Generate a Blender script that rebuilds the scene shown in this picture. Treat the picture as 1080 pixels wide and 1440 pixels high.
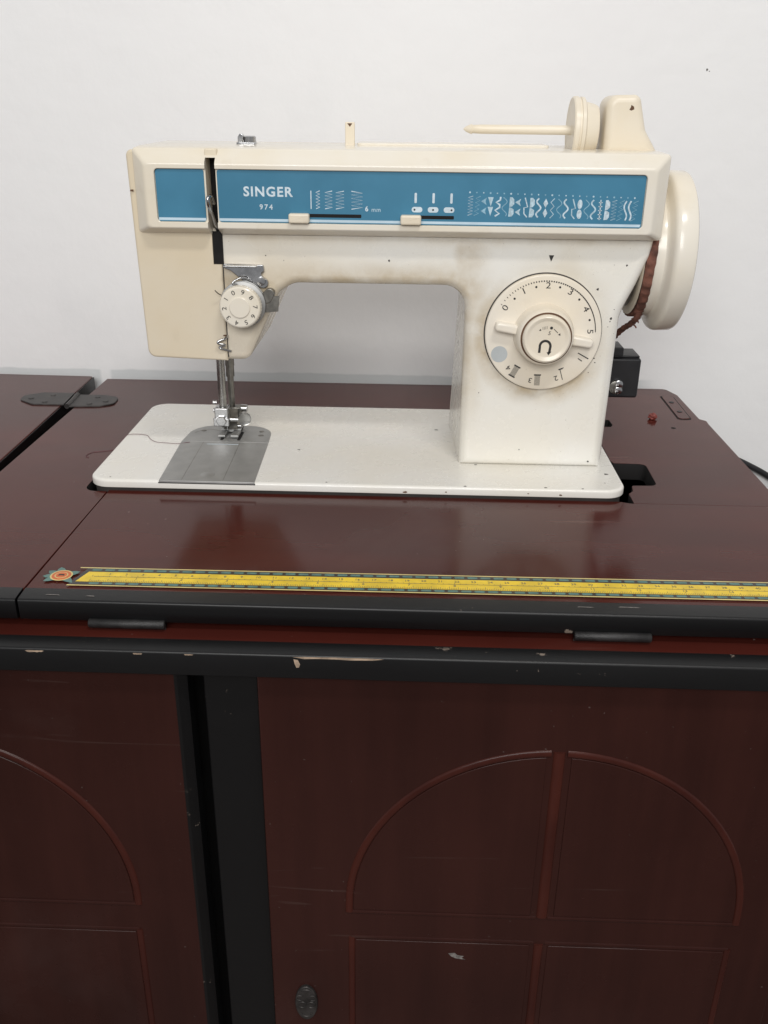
import bpy, bmesh, math, random
from mathutils import Vector, Matrix
random.seed(7)
scene = bpy.context.scene
COL = scene.collection
for o in list(bpy.data.objects): bpy.data.objects.remove(o)

# ------------------------------------------------------------------ camera
cd = bpy.data.cameras.new("camera"); cam = bpy.data.objects.new("camera", cd); COL.objects.link(cam)
cd.sensor_fit = 'VERTICAL'; cd.sensor_height = 36.0; cd.lens = 31.857
cd.clip_start = 0.01; cd.clip_end = 100
rt = Vector((0.999407, 0.032523, 0.011288)); up = Vector((-0.023488, 0.404446, 0.914260)); fw = Vector((-0.025169, 0.913983, -0.404971))
M4 = Matrix((rt, up, -fw)).transposed().to_4x4(); M4.translation = Vector((0.035646, -0.660804, 0.241806))
cam.matrix_world = M4
scene.camera = cam

# ------------------------------------------------------------------ light of the room
w = bpy.data.worlds.new("World"); scene.world = w; w.use_nodes = True
bg = w.node_tree.nodes["Background"]; bg.inputs[0].default_value = (0.98, 0.985, 1.0, 1); bg.inputs[1].default_value = 0.37
def area(name, loc, target, sx, sy, power, col):
    l = bpy.data.lights.new(name, 'AREA'); l.shape = 'RECTANGLE'; l.size = sx; l.size_y = sy; l.energy = power; l.color = col
    o = bpy.data.objects.new(name, l); COL.objects.link(o); o.location = loc
    d = Vector(target) - Vector(loc); o.rotation_euler = d.to_track_quat('-Z', 'Y').to_euler(); return o
area("window_light", (-0.15, -2.30, 1.15), (0.03, 0.0, 0.10), 1.5, 1.0, 36, (1.0, 0.992, 0.975))
area("ceiling_lamp", (0.46, -1.15, 1.75), (0.03, 0.0, 0.12), 0.50, 0.10, 12, (1.0, 0.97, 0.93))
scene.view_settings.view_transform = 'Standard'; scene.view_settings.look = 'None'
scene.view_settings.exposure = 0.0; scene.view_settings.gamma = 1.0
scene.render.engine = 'CYCLES'
scene.render.resolution_x = 768; scene.render.resolution_y = 1024

# ------------------------------------------------------------------ node helpers
class NB:
    def __init__(s, name):
        s.mat = bpy.data.materials.new(name); s.mat.use_nodes = True; s.nt = s.mat.node_tree
        s.b = s.nt.nodes["Principled BSDF"]
    def n(s, t, **kw):
        nd = s.nt.nodes.new(t)
        for k, v in kw.items(): setattr(nd, k, v)
        return nd
    def put(s, sock, v):
        if hasattr(v, 'is_output'): s.nt.links.new(v, sock)
        else: sock.default_value = v
    def math(s, op, a, b=0.0, c=None, clamp=False):
        nd = s.n('ShaderNodeMath', operation=op, use_clamp=clamp); s.put(nd.inputs[0], a); s.put(nd.inputs[1], b)
        if c is not None: s.put(nd.inputs[2], c)
        return nd.outputs[0]
    def mix(s, f, a, b):
        nd = s.n('ShaderNodeMix', data_type='RGBA'); s.put(nd.inputs[0], f)
        s.put(nd.inputs[6], a if hasattr(a, 'is_output') else (*a, 1)); s.put(nd.inputs[7], b if hasattr(b, 'is_output') else (*b, 1))
        return nd.outputs[2]
    def step(s, v, lo, hi):
        nd = s.n('ShaderNodeMapRange', interpolation_type='SMOOTHSTEP'); s.put(nd.inputs[0], v)
        nd.inputs[1].default_value = lo; nd.inputs[2].default_value = hi; nd.inputs[3].default_value = 0; nd.inputs[4].default_value = 1
        return nd.outputs[0]
    def coords(s):
        if not hasattr(s, '_co'):
            s._co = s.n('ShaderNodeTexCoord').outputs['Object']; sp = s.n('ShaderNodeSeparateXYZ'); s.nt.links.new(s._co, sp.inputs[0]); s.x, s.y, s.z = sp.outputs
        return s._co
    def noise(s, scale, detail=4, rough=0.55, stretch=None, dist=0.0):
        co = s.coords(); nd = s.n('ShaderNodeTexNoise'); nd.inputs['Scale'].default_value = scale; nd.inputs['Detail'].default_value = detail
        nd.inputs['Roughness'].default_value = rough; nd.inputs['Distortion'].default_value = dist
        if stretch:
            mp = s.n('ShaderNodeMapping'); mp.inputs['Scale'].default_value = stretch; s.nt.links.new(co, mp.inputs[0]); co = mp.outputs[0]
        s.nt.links.new(co, nd.inputs['Vector']); return nd.outputs[0]
    def set(s, **kw):
        for k, v in kw.items():
            k = k.replace('_', ' '); s.put(s.b.inputs[k], (*v, 1) if isinstance(v, tuple) and len(v) == 3 else v)
        return s
    def bump(s, h, strength=0.2, dist=0.001):
        nd = s.n('ShaderNodeBump'); nd.inputs['Strength'].default_value = strength; nd.inputs['Distance'].default_value = dist
        s.put(nd.inputs['Height'], h); s.nt.links.new(nd.outputs[0], s.b.inputs['Normal'])

def simple(name, col, rough=0.5, metal=0.0, var=0.12, nscale=60, coat=0.0, bump=0.0):
    m = NB(name); nz = m.noise(nscale); f = m.step(nz, 0.3, 0.7)
    dk = tuple(c * (1 - var) for c in col); lt = tuple(min(1, c * (1 + var)) for c in col)
    m.set(Base_Color=m.mix(f, dk, lt), Roughness=m.math('MULTIPLY_ADD', nz, 0.2, rough - 0.1), Metallic=metal, Coat_Weight=coat)
    if bump: m.bump(m.noise(nscale * 12, 2), bump, 0.0005)
    return m.mat

MAT = {}
# glossy red-brown varnish
def varnish(name, base, dark, rough=0.14, dirt=0.5, grain=(0.5, 6, 6), speck=0.45):
    m = NB(name)
    g = m.noise(6, 6, 0.6, grain); big = m.noise(3.2, 3, 0.5); a = m.noise(9, 4); sm = m.noise(4.5, 5, 0.6, None, 0.6); fine = m.noise(340, 2)
    f = m.math('MULTIPLY_ADD', m.step(g, 0.3, 0.7), 0.55, m.math('MULTIPLY', m.step(a, 0.3, 0.7), 0.45), clamp=True)
    c = m.mix(f, dark, base)
    c = m.mix(m.math('MULTIPLY', m.step(big, 0.42, 0.68), 0.45), c, tuple(x * 0.55 for x in dark))
    smear = m.step(sm, 0.52, 0.72)
    c = m.mix(m.math('MULTIPLY', smear, 0.13 * dirt), c, (0.20, 0.15, 0.14))
    scr = m.math('MULTIPLY', m.step(m.noise(30, 2, 0.4, (0.25, 5, 5), 1.2), 0.70, 0.73), m.step(a, 0.5, 0.6)); c = m.mix(m.math('MULTIPLY', scr, 0.10 * dirt), c, (0.35, 0.29, 0.26))
    sp = m.step(fine, 0.755, 0.785)
    c = m.mix(m.math('MULTIPLY', sp, speck), c, (0.45, 0.40, 0.37))
    r = m.math('ADD', m.math('MULTIPLY', smear, 0.14 * dirt), m.math('MULTIPLY_ADD', m.noise(38, 4), 0.10, rough - 0.05))
    m.set(Base_Color=c, Roughness=r, IOR=1.50, Specular_IOR_Level=0.20)
    m.bump(m.noise(16, 3), 0.12, 0.0012)
    return m.mat
MAT['varnish'] = varnish('red_brown_varnish', (0.086, 0.0175, 0.0118), (0.056, 0.0118, 0.0088), 0.14, 0.8)
MAT['door'] = varnish('door_varnish', (0.038, 0.0125, 0.0098), (0.025, 0.0084, 0.0068), 0.26, 0.35, (7, 7, 0.6), 0.12)
MAT['bead'] = varnish('bead_varnish', (0.062, 0.016, 0.011), (0.034, 0.009, 0.007), 0.26, 0.2, (6, 6, 2), 0.0)
def blackpaint():
    m = NB('worn_black_paint'); n1 = m.noise(70, 5, 0.65); n2 = m.noise(16, 5, 0.6, (0.35, 1, 1))
    ch = m.math('MULTIPLY', m.step(n1, 0.66, 0.70), m.step(n2, 0.53, 0.62))
    c = m.mix(ch, (0.0050, 0.0050, 0.0054), (0.20, 0.16, 0.13))
    m.set(Base_Color=c, Roughness=m.math('MULTIPLY_ADD', n2, 0.25, 0.24), IOR=1.5, Specular_IOR_Level=0.36); m.bump(m.noise(120, 3), 0.15, 0.0006)
    return m.mat
MAT['black'] = blackpaint()
MAT['void'] = simple('dark_hollow', (0.006, 0.005, 0.005), 0.9)
MAT['blackplastic'] = simple('black_plastic', (0.012, 0.012, 0.014), 0.42, var=0.2, bump=0.1)
MAT['iron'] = simple('dark_iron', (0.055, 0.050, 0.048), 0.45, 0.6, 0.35, 120, bump=0.3)
MAT['hinge'] = simple('painted_hinge', (0.020, 0.019, 0.019), 0.45, 0.2, 0.35, 150, bump=0.4)
MAT['chrome'] = simple('worn_chrome', (0.47, 0.47, 0.475), 0.18, 1.0, 0.14, 180)
MAT['steel'] = simple('brushed_steel', (0.40, 0.40, 0.392), 0.52, 0.8, 0.08, 90)
MAT['steeldark'] = simple('tarnished_steel', (0.24, 0.23, 0.21), 0.38, 1.0, 0.25, 140)
MAT['bar'] = simple('needle_bar_steel', (0.36, 0.355, 0.34), 0.26, 1.0, 0.10, 120)
MAT['ink'] = simple('black_ink', (0.022, 0.021, 0.020), 0.6)
MAT['inksoft'] = simple('faded_ink', (0.11, 0.10, 0.09), 0.6)
MAT['white'] = simple('white_print', (0.58, 0.67, 0.73), 0.5, var=0.10, nscale=300)
MAT['chartwhite'] = simple('chart_print', (0.50, 0.61, 0.68), 0.5, var=0.22, nscale=600)
MAT['whitefaint'] = simple('worn_white_print', (0.42, 0.56, 0.64), 0.5, var=0.2, nscale=500)
MAT['whitedim'] = simple('rubbed_white_print', (0.24, 0.42, 0.53), 0.5, var=0.2, nscale=500)
MAT['paleline'] = simple('pale_blue_line', (0.50, 0.63, 0.72), 0.35, var=0.06)
MAT['blue'] = simple('blue_panel', (0.040, 0.185, 0.300), 0.36, var=0.07, nscale=25)
MAT['greydot'] = simple('grey_sticker', (0.44, 0.47, 0.48), 0.5, var=0.05)
MAT['scuff'] = simple('grey_scuff', (0.16, 0.145, 0.135), 0.7, var=0.4, nscale=500)
MAT['rust'] = simple('rust_brown', (0.11, 0.055, 0.028), 0.8)
MAT['chip'] = simple('chipped_dark', (0.035, 0.030, 0.027), 0.7)
MAT['yellow'] = simple('ruler_yellow', (0.74, 0.52, 0.028), 0.38, var=0.14, nscale=90)
MAT['paleyellow'] = simple('ruler_border', (0.62, 0.50, 0.20), 0.4)
MAT['teal'] = simple('ruler_teal', (0.085, 0.18, 0.16), 0.4, var=0.2, nscale=200)
MAT['orange'] = simple('flower_orange', (0.56, 0.12, 0.025), 0.4)
MAT['decalblack'] = simple('decal_black', (0.022, 0.018, 0.016), 0.3)
MAT['belt'] = simple('red_belt_cloth', (0.140, 0.056, 0.038), 0.85, var=0.5, nscale=160, bump=0.5)
MAT['redwax'] = simple('red_crumb', (0.20, 0.036, 0.026), 0.55, var=0.3, nscale=400)
MAT['thread'] = simple('dull_red_thread', (0.13, 0.045, 0.06), 0.8)
MAT['barewood'] = simple('bare_wood_chip', (0.34, 0.25, 0.18), 0.8, var=0.3, nscale=200)

def cream(name, base, dirtamt=0.5, rough=0.30):
    m = NB(name); a = m.noise(14, 5); b = m.noise(60, 5, 0.6); c_ = m.noise(420, 3)
    c = m.mix(m.step(a, 0.35, 0.7), base, tuple(x * y for x, y in zip(base, (0.965, 0.93, 0.86))))
    d = m.math('MULTIPLY', m.step(b, 0.58, 0.80), 0.28 * dirtamt); c = m.mix(d, c, (0.40, 0.30, 0.19))
    s = m.math('MULTIPLY', m.step(c_, 0.735, 0.77), 0.35 * dirtamt); c = m.mix(s, c, (0.22, 0.15, 0.09))
    m.set(Base_Color=c, Roughness=m.math('MULTIPLY_ADD', b, 0.16, rough - 0.06)); m.bump(m.noise(900, 2), 0.04, 0.0003)
    return m.mat
MAT['cream'] = cream('aged_cream_plastic', (0.76, 0.715, 0.63), 0.5, 0.17)
MAT['creamplate'] = cream('aged_beige_plate', (0.68, 0.605, 0.48), 0.55, 0.38)
MAT['creamdark'] = cream('yellowed_cream_plastic', (0.75, 0.68, 0.56), 0.6, 0.33)
MAT['dialcream'] = cream('dial_cream', (0.78, 0.725, 0.635), 0.4, 0.20)
def enamel(bed=False):
    m = NB('white_enamel_bed' if bed else 'white_enamel'); m.coords(); b = m.noise(45, 5, 0.6); a = m.noise(12, 4); c_ = m.noise(520, 2)
    base = (0.80, 0.785, 0.74) if not bed else (0.78, 0.765, 0.725)
    c = m.mix(m.step(a, 0.35, 0.7), base, tuple(x * y for x, y in zip(base, (0.985, 0.965, 0.92))))
    if not bed:
        # handling grime: lower edge of the arm, round the dial, down the head
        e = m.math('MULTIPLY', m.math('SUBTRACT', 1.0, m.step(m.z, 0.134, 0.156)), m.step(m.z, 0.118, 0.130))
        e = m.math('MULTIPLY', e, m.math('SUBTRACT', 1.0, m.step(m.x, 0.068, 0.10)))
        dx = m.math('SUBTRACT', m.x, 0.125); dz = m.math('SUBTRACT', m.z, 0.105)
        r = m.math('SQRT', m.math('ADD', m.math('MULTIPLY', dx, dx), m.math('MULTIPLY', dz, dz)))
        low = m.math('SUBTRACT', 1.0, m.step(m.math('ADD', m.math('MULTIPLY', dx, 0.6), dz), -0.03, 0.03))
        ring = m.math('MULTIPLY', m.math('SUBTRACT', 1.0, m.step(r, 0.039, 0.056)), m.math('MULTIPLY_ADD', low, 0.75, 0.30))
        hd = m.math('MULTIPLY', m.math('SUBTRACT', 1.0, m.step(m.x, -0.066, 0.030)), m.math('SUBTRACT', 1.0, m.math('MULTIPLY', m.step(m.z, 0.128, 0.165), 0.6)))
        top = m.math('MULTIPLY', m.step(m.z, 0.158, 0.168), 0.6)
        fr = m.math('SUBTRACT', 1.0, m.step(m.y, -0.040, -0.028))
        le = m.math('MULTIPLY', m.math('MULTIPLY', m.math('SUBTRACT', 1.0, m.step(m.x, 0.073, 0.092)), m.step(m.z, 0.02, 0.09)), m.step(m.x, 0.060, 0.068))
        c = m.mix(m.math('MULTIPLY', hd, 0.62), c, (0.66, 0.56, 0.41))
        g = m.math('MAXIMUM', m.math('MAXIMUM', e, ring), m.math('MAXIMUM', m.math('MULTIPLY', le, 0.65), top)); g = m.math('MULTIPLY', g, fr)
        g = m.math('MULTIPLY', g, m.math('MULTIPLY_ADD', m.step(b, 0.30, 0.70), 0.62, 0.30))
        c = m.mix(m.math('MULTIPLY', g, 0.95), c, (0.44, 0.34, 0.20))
    blot = m.math('MULTIPLY', m.step(m.noise(24, 4), 0.60, 0.74), 0.0 if bed else 0.10); c = m.mix(blot, c, (0.52, 0.42, 0.27))
    s = m.math('MULTIPLY', m.step(c_, 0.745, 0.775), 0.12 if bed else 0.40); c = m.mix(s, c, (0.20, 0.14, 0.09))
    m.set(Base_Color=c, Roughness=m.math('MULTIPLY_ADD', b, 0.14, 0.20), Coat_Weight=0.2, Coat_Roughness=0.1)
    return m.mat
MAT['enamel'] = enamel(); MAT['enamelbed'] = enamel(True)
def wallmat():
    m = NB('painted_wall'); m.coords(); a = m.noise(2.2, 5, 0.6); b = m.noise(9, 5, 0.6, (1, 1, 0.5)); k = m.noise(60, 4)
    c = m.mix(m.step(a, 0.3, 0.7), (0.832, 0.830, 0.828), (0.815, 0.805, 0.805))
    c = m.mix(m.math('MULTIPLY', m.step(b, 0.55, 0.78), 0.14), c, (0.60, 0.61, 0.63))
    # grey band along the table's back edge, interrupted at the leaf gap
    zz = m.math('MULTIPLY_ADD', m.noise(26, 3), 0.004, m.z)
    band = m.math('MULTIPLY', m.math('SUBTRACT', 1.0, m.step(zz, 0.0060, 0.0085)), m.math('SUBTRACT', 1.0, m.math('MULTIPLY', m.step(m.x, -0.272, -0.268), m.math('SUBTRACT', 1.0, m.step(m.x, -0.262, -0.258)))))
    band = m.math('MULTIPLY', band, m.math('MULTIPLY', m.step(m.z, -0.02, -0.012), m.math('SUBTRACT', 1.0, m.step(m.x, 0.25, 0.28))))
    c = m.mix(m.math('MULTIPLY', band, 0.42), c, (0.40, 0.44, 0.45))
    m.set(Base_Color=c, Roughness=0.62); m.bump(m.math('ADD', m.noise(30, 4), m.math('MULTIPLY', k, 0.4)), 0.24, 0.0024)
    return m.mat
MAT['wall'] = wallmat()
MAT['added_floor'] = simple('added_dark_floor', (0.075, 0.055, 0.045), 0.5, var=0.2, nscale=5)

# ------------------------------------------------------------------ mesh helpers (millimetres in, metres out)
MM = 0.001
def empty(name, label, cat, group=None, loc=(0, 0, 0)):
    o = bpy.data.objects.new(name, None); COL.objects.link(o); o.location = loc; o.empty_display_size = 0.05
    o['label'] = label; o['category'] = cat
    if group: o['group'] = group
    return o
def finish(name, bm, mat, parent=None, smooth=True, ang=35, scale=True):
    bmesh.ops.remove_doubles(bm, verts=bm.verts, dist=1e-5)
    bmesh.ops.recalc_face_normals(bm, faces=bm.faces)
    me = bpy.data.meshes.new(name)
    if scale: bmesh.ops.scale(bm, vec=(MM, MM, MM), verts=bm.verts)
    bm.to_mesh(me); bm.free()
    if smooth:
        me.polygons.foreach_set('use_smooth', [True] * len(me.polygons)); me.set_sharp_from_angle(angle=math.radians(ang))
    me.materials.append(MAT[mat] if isinstance(mat, str) else mat)
    o = bpy.data.objects.new(name, me); COL.objects.link(o)
    if parent is not None: o.parent = parent
    return o
def amap(axis):
    return {'y': lambda a, b, h: (a, h, b), 'z': lambda a, b, h: (a, b, h), 'x': lambda a, b, h: (h, a, b)}[axis]
def rpoly(pts, n=7):
    """polygon with rounded corners: pts = (a, b, radius)"""
    out = []; N = len(pts)
    for i, (a, b, r) in enumerate(pts):
        P = Vector((a, b)); A = Vector(pts[i - 1][:2]); B = Vector(pts[(i + 1) % N][:2])
        if r <= 0: out.append((a, b)); continue
        u = (A - P).normalized(); v = (B - P).normalized(); ang = u.angle(v)
        t = r / math.tan(ang / 2); t = min(t, (A - P).length * .499, (B - P).length * .499); r2 = t * math.tan(ang / 2)
        c = P + (u + v).normalized() * (r2 / math.sin(ang / 2)); s = P + u * t - c; e = P + v * t - c
        a0 = math.atan2(s.y, s.x); a1 = math.atan2(e.y, e.x); d = (a1 - a0 + math.pi) % (2 * math.pi) - math.pi
        for k in range(n + 1): q = a0 + d * k / n; out.append((c.x + r2 * math.cos(q), c.y + r2 * math.sin(q)))
    return out
def rrect(x0, x1, z0, z1, r, n=6): return rpoly([(x0, z0, r), (x1, z0, r), (x1, z1, r), (x0, z1, r)], n)
def circ(cx, cy, r, n=48): return [(cx + r * math.cos(2 * math.pi * k / n), cy + r * math.sin(2 * math.pi * k / n)) for k in range(n)]
def offs(pl, d):
    """inset a closed outline by d (to its inside)"""
    N = len(pl); A = sum(pl[i - 1][0] * pl[i][1] - pl[i][0] * pl[i - 1][1] for i in range(N)); sg = 1 if A > 0 else -1
    out = []
    for i in range(N):
        P = Vector(pl[i]); a = P - Vector(pl[i - 1]); b = Vector(pl[(i + 1) % N]) - P
        if a.length < 1e-9: a = b
        if b.length < 1e-9: b = a
        na = Vector((-a.y, a.x)).normalized() * sg; nb = Vector((-b.y, b.x)).normalized() * sg
        nn = na + nb; nn = nn.normalized() if nn.length > 1e-6 else na; k = d / max(0.45, nn.dot(na)); out.append((P.x + nn.x * k, P.y + nn.y * k))
    return out
def loft(bm, rings, cap0=True, cap1=True):
    vs = [[bm.verts.new(p) for p in r] for r in rings]; N = len(rings[0])
    for i in range(len(vs) - 1):
        for j in range(N):
            bm.faces.new((vs[i][j], vs[i][(j + 1) % N], vs[i + 1][(j + 1) % N], vs[i + 1][j]))
    if cap0: bm.faces.new(vs[0])
    if cap1: bm.faces.new(vs[-1])
def slab_bm(bm, pl, h0, h1, r0=0.0, r1=0.0, axis='y', seg=4):
    """extruded outline with rounded rims; h0 end gets r0, h1 end gets r1"""
    f = amap(axis); sg = 1 if h1 > h0 else -1; rings = []
    if r0 > 0:
        for k in range(seg):
            q = math.pi / 2 * k / seg; rings.append([f(a, b, h0 + sg * r0 * (1 - math.sin(q))) for a, b in offs(pl, r0 * (1 - math.cos(q)))])
        rings.reverse()
        rings.insert(0, [f(a, b, h0) for a, b in offs(pl, r0)])
        rings.insert(0, [f(a, b, h0) for a, b in offs(pl, r0 + 0.12)])
        rings = rings
    else: rings.append([f(a, b, h0) for a, b in pl])
    if r1 > 0:
        for k in range(seg):
            q = math.pi / 2 * k / seg; rings.append([f(a, b, h1 - sg * r1 * (1 - math.sin(q))) for a, b in offs(pl, r1 * (1 - math.cos(q)))])
        rings.append([f(a, b, h1) for a, b in offs(pl, r1)])
        rings.append([f(a, b, h1) for a, b in offs(pl, r1 + 0.12)])
    else: rings.append([f(a, b, h1) for a, b in pl])
    loft(bm, rings)
def slab(name, pl, h0, h1, mat, parent=None, r0=0.0, r1=0.0, axis='y', seg=4, ang=35):
    bm = bmesh.new(); slab_bm(bm, pl, h0, h1, r0, r1, axis, seg); return finish(name, bm, mat, parent, ang=ang)
def box(name, x0, x1, y0, y1, z0, z1, mat, parent=None, r=0.0, cr=None):
    return slab(name, rrect(x0, x1, z0, z1, cr if cr is not None else r * 1.3, 4) if (r or cr) else [(x0, z0), (x1, z0), (x1, z1), (x0, z1)], y0, y1, mat, parent, r, r)
def lathe_bm(bm, prof, o, axis, n=64):
    """prof = [(h, r)] turned about the axis through o"""
    rings = []
    for h, r in prof:
        r = max(r, 1e-3); ring = []
        for k in range(n):
            c, s = r * math.cos(2 * math.pi * k / n), r * math.sin(2 * math.pi * k / n)
            ring.append((o[0] + h, o[1] + c, o[2] + s) if axis == 'x' else (o[0] + c, o[1] + h, o[2] + s) if axis == 'y' else (o[0] + c, o[1] + s, o[2] + h))
        rings.append(ring)
    loft(bm, rings)
def lathe(name, prof, o, axis, mat, parent=None, n=64, ang=30):
    bm = bmesh.new(); lathe_bm(bm, prof, o, axis, n); return finish(name, bm, mat, parent, ang=ang)
def smoothpath(pts, n=6):
    P = [Vector(p) for p in pts]; P = [2 * P[0] - P[1]] + P + [2 * P[-1] - P[-2]]; out = []
    for i in range(1, len(P) - 2):
        for k in range(n):
            t = k / n; a, b, c, d = P[i - 1:i + 3]
            out.append(0.5 * ((2 * b) + (-a + c) * t + (2 * a - 5 * b + 4 * c - d) * t * t + (-a + 3 * b - 3 * c + d) * t ** 3))
    out.append(P[-2]); return out
def tube_bm(bm, path, r, n=10):
    path = [Vector(p) for p in path]; rings = []; rr = r if isinstance(r, (list, tuple)) else [r] * len(path)
    t0 = (path[1] - path[0]).normalized(); ref = Vector((0, 0, 1)) if abs(t0.z) < .9 else Vector((0, 1, 0)); nrm = t0.cross(ref).normalized()
    for i, p in enumerate(path):
        t = (path[min(i + 1, len(path) - 1)] - path[max(i - 1, 0)]).normalized(); nrm = (nrm - t * nrm.dot(t)).normalized(); bn = t.cross(nrm)
        rings.append([tuple(p + (nrm * math.cos(2 * math.pi * k / n) + bn * math.sin(2 * math.pi * k / n)) * rr[i]) for k in range(n)])
    loft(bm, rings)
def tube(name, path, r, mat, parent=None, n=10):
    bm = bmesh.new(); tube_bm(bm, path, r, n); return finish(name, bm, mat, parent, ang=60)
def ribbon_bm(bm, pts, wd, h, axis='y'):
    f = amap(axis); P = [Vector(p) for p in pts]; L = []
    for i, p in enumerate(P):
        t = (P[min(i + 1, len(P) - 1)] - P[max(i - 1, 0)]).normalized(); nn = Vector((-t.y, t.x)) * wd / 2
        L.append((bm.verts.new(f(p.x + nn.x, p.y + nn.y, h)), bm.verts.new(f(p.x - nn.x, p.y - nn.y, h))))
    for a, b in zip(L, L[1:]): bm.faces.new((a[0], b[0], b[1], a[1]))
def flat_bm(bm, pl, h, axis='y'):
    f = amap(axis); bm.faces.new([bm.verts.new(f(a, b, h)) for a, b in pl])
def flush_print(name, bm, mat, parent, axis='y'):
    """thin print: give the sheet a hair of thickness so that it is solid"""
    d = Vector((0, -0.06, 0)) if axis == 'y' else Vector((0, 0, 0.06))
    r = bmesh.ops.extrude_face_region(bm, geom=list(bm.faces))
    bmesh.ops.translate(bm, vec=d, verts=[v for v in r['geom'] if isinstance(v, bmesh.types.BMVert)])
    bmesh.ops.recalc_face_normals(bm, faces=bm.faces); bmesh.ops.scale(bm, vec=(MM, MM, MM), verts=bm.verts)
    me = bpy.data.meshes.new(name); bm.to_mesh(me); bm.free(); me.materials.append(MAT[mat]); o = bpy.data.objects.new(name, me); COL.objects.link(o); o.parent = parent; return o
def text_bm(bm, body, size, a, b, h, rot=0.0, axis='y', bold=0.0, sx=1.0, spacing=1.0):
    cu = bpy.data.curves.new('t', 'FONT'); cu.body = body; cu.size = size; cu.align_x = 'CENTER'; cu.align_y = 'CENTER'; cu.offset = bold; cu.resolution_u = 3; cu.space_character = spacing
    ob = bpy.data.objects.new('t', cu); COL.objects.link(ob); dg = bpy.context.evaluated_depsgraph_get(); dg.update()
    me = bpy.data.meshes.new_from_object(ob.evaluated_get(dg)); f = amap(axis); c, s = math.cos(rot), math.sin(rot)
    vs = []
    for v in me.vertices:
        x, y = v.co.x * sx, v.co.y; vs.append(bm.verts.new(f(a + c * x - s * y, b + s * x + c * y, h)))
    for p in me.polygons:
        try: bm.faces.new([vs[i] for i in p.vertices])
        except ValueError: pass
    bpy.data.objects.remove(ob); bpy.data.curves.remove(cu); bpy.data.meshes.remove(me)
def cut(o, pl, h0, h1, axis='y'):
    c = slab('cutter', pl, h0, h1, 'void', None, axis=axis); md = o.modifiers.new('b', 'BOOLEAN'); md.operation = 'DIFFERENCE'; md.object = c; md.solver = 'EXACT'
    dg = bpy.context.evaluated_depsgraph_get(); dg.update(); me = bpy.data.meshes.new_from_object(o.evaluated_get(dg)); o.modifiers.clear(); old = o.data; o.data = me
    m2 = c.data; bpy.data.objects.remove(c); bpy.data.meshes.remove(m2)
    while len(o.data.materials) > 1: o.data.materials.pop()
    o.data.polygons.foreach_set('material_index', [0] * len(o.data.polygons)); o.data.set_sharp_from_angle(angle=math.radians(35))

# ------------------------------------------------------------------ the setting: the wall
bm = bmesh.new()
f = [(-1600, 204.5, -800), (1600, 204.5, -800), (1600, 204.5, 1500), (-1600, 204.5, 1500)]
loft(bm, [[(x, y, z) for x, y, z in f], [(x, 300, z) for x, y, z in f]])
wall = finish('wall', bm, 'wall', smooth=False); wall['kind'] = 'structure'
bm = bmesh.new(); loft(bm, [[(-1600, -2600, -730), (1600, -2600, -730), (1600, 204, -730), (-1600, 204, -730)], [(-1600, -2600, -720.5), (1600, -2600, -720.5), (1600, 204, -720.5), (-1600, 204, -720.5)]])
added_floor = finish('added_floor', bm, 'added_floor', smooth=False); added_floor['kind'] = 'structure'  # unseen, added dark to block world light from below and darken the cabinet front

for x, z, r in ((281.9, 276.7, 1.2), (284, 275.6, .5)):
    bm = bmesh.new(); flat_bm(bm, [(x + r * random.uniform(.6, 1.2) * math.cos(a), z + r * random.uniform(.6, 1.2) * math.sin(a)) for a in [2 * math.pi * k / 8 for k in range(8)]], 204.45); flush_print('wall_mark', bm, 'inksoft', wall)
# ------------------------------------------------------------------ the cabinet
cab = empty('sewing_cabinet', 'dark red varnished wooden sewing cabinet with black edges and arched doors', 'cabinet', loc=(-0.065, 0, -0.72))
CO = Vector((-0.065, 0, -0.72))
def cpart(o, parent=None):
    """cabinet pieces are modelled in place; keep the offset of the Empty"""
    if parent is None: o.parent = cab; o.location = -CO
    else: o.parent = parent
    return o
# main top: left strip, back and right side round the machine's opening
top_pl = rpoly([(-259, -229.5, 0), (-173.5, -229.5, 0), (-171.1, -90.6, 0), (-187.6, -90.6, 8), (-187.6, 91.5, 9), (190, 91.5, 9), (189.5, -9, 0), (191, -14, 0), (214.6, -14.6, 5), (213.2, -57.6, 5),
                (195, -58.5, 2.5), (193.5, -69, 3), (189.6, -74, 0), (189.6, -91.0, 0), (290.6, -91.0, 0), (291.6, 86, 0), (292.2, 95, 2.5), (287.6, 100, 2), (287.4, 172, 8), (281, 192.5, 6), (-259, 189.5, 0)], 4)
top = slab('table_top', top_pl, -13, 0, 'varnish', None, 0.4, 0.22, 'z', 2); cpart(top)
cut(top, rpoly([(186, 73, 1), (206, 73, 1), (208.5, 78, 1), (208, 92, 1), (204.5, 92, 1), (203, 84, 2), (198, 82, 1), (196, 92, 0), (186, 92, 0)], 3), -30, 10, 'z')
top.data.materials.append(MAT['void'])
for p in top.data.polygons:      # shade of the deep opening, put on its sides as black
    c = p.center * 1000
    if abs(p.normal.z) < .5 and c.x < 230 and c.x > -190 and c.y > -91.5 and c.y < 95: p.material_index = 1
flap = slab('front_flap', [(-172.4, -229.5), (290.4, -229.5), (290.4, -91.06), (187.0, -91.06), (180, -88.4), (-170.3, -88.4)], -13, 0, 'varnish', None, 0.4, 0.22, 'z', 2); cpart(flap)
leaf = slab('extension_leaf', rpoly([(-430, -232, 0), (-263.0, -232, 0), (-266.5, -45, 0), (-273.5, 192.5, 3), (-430, 196, 0)], 4), -15.5, 1.6, 'varnish', None, 0.8, 0.9, 'z', 2); cpart(leaf)
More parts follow.
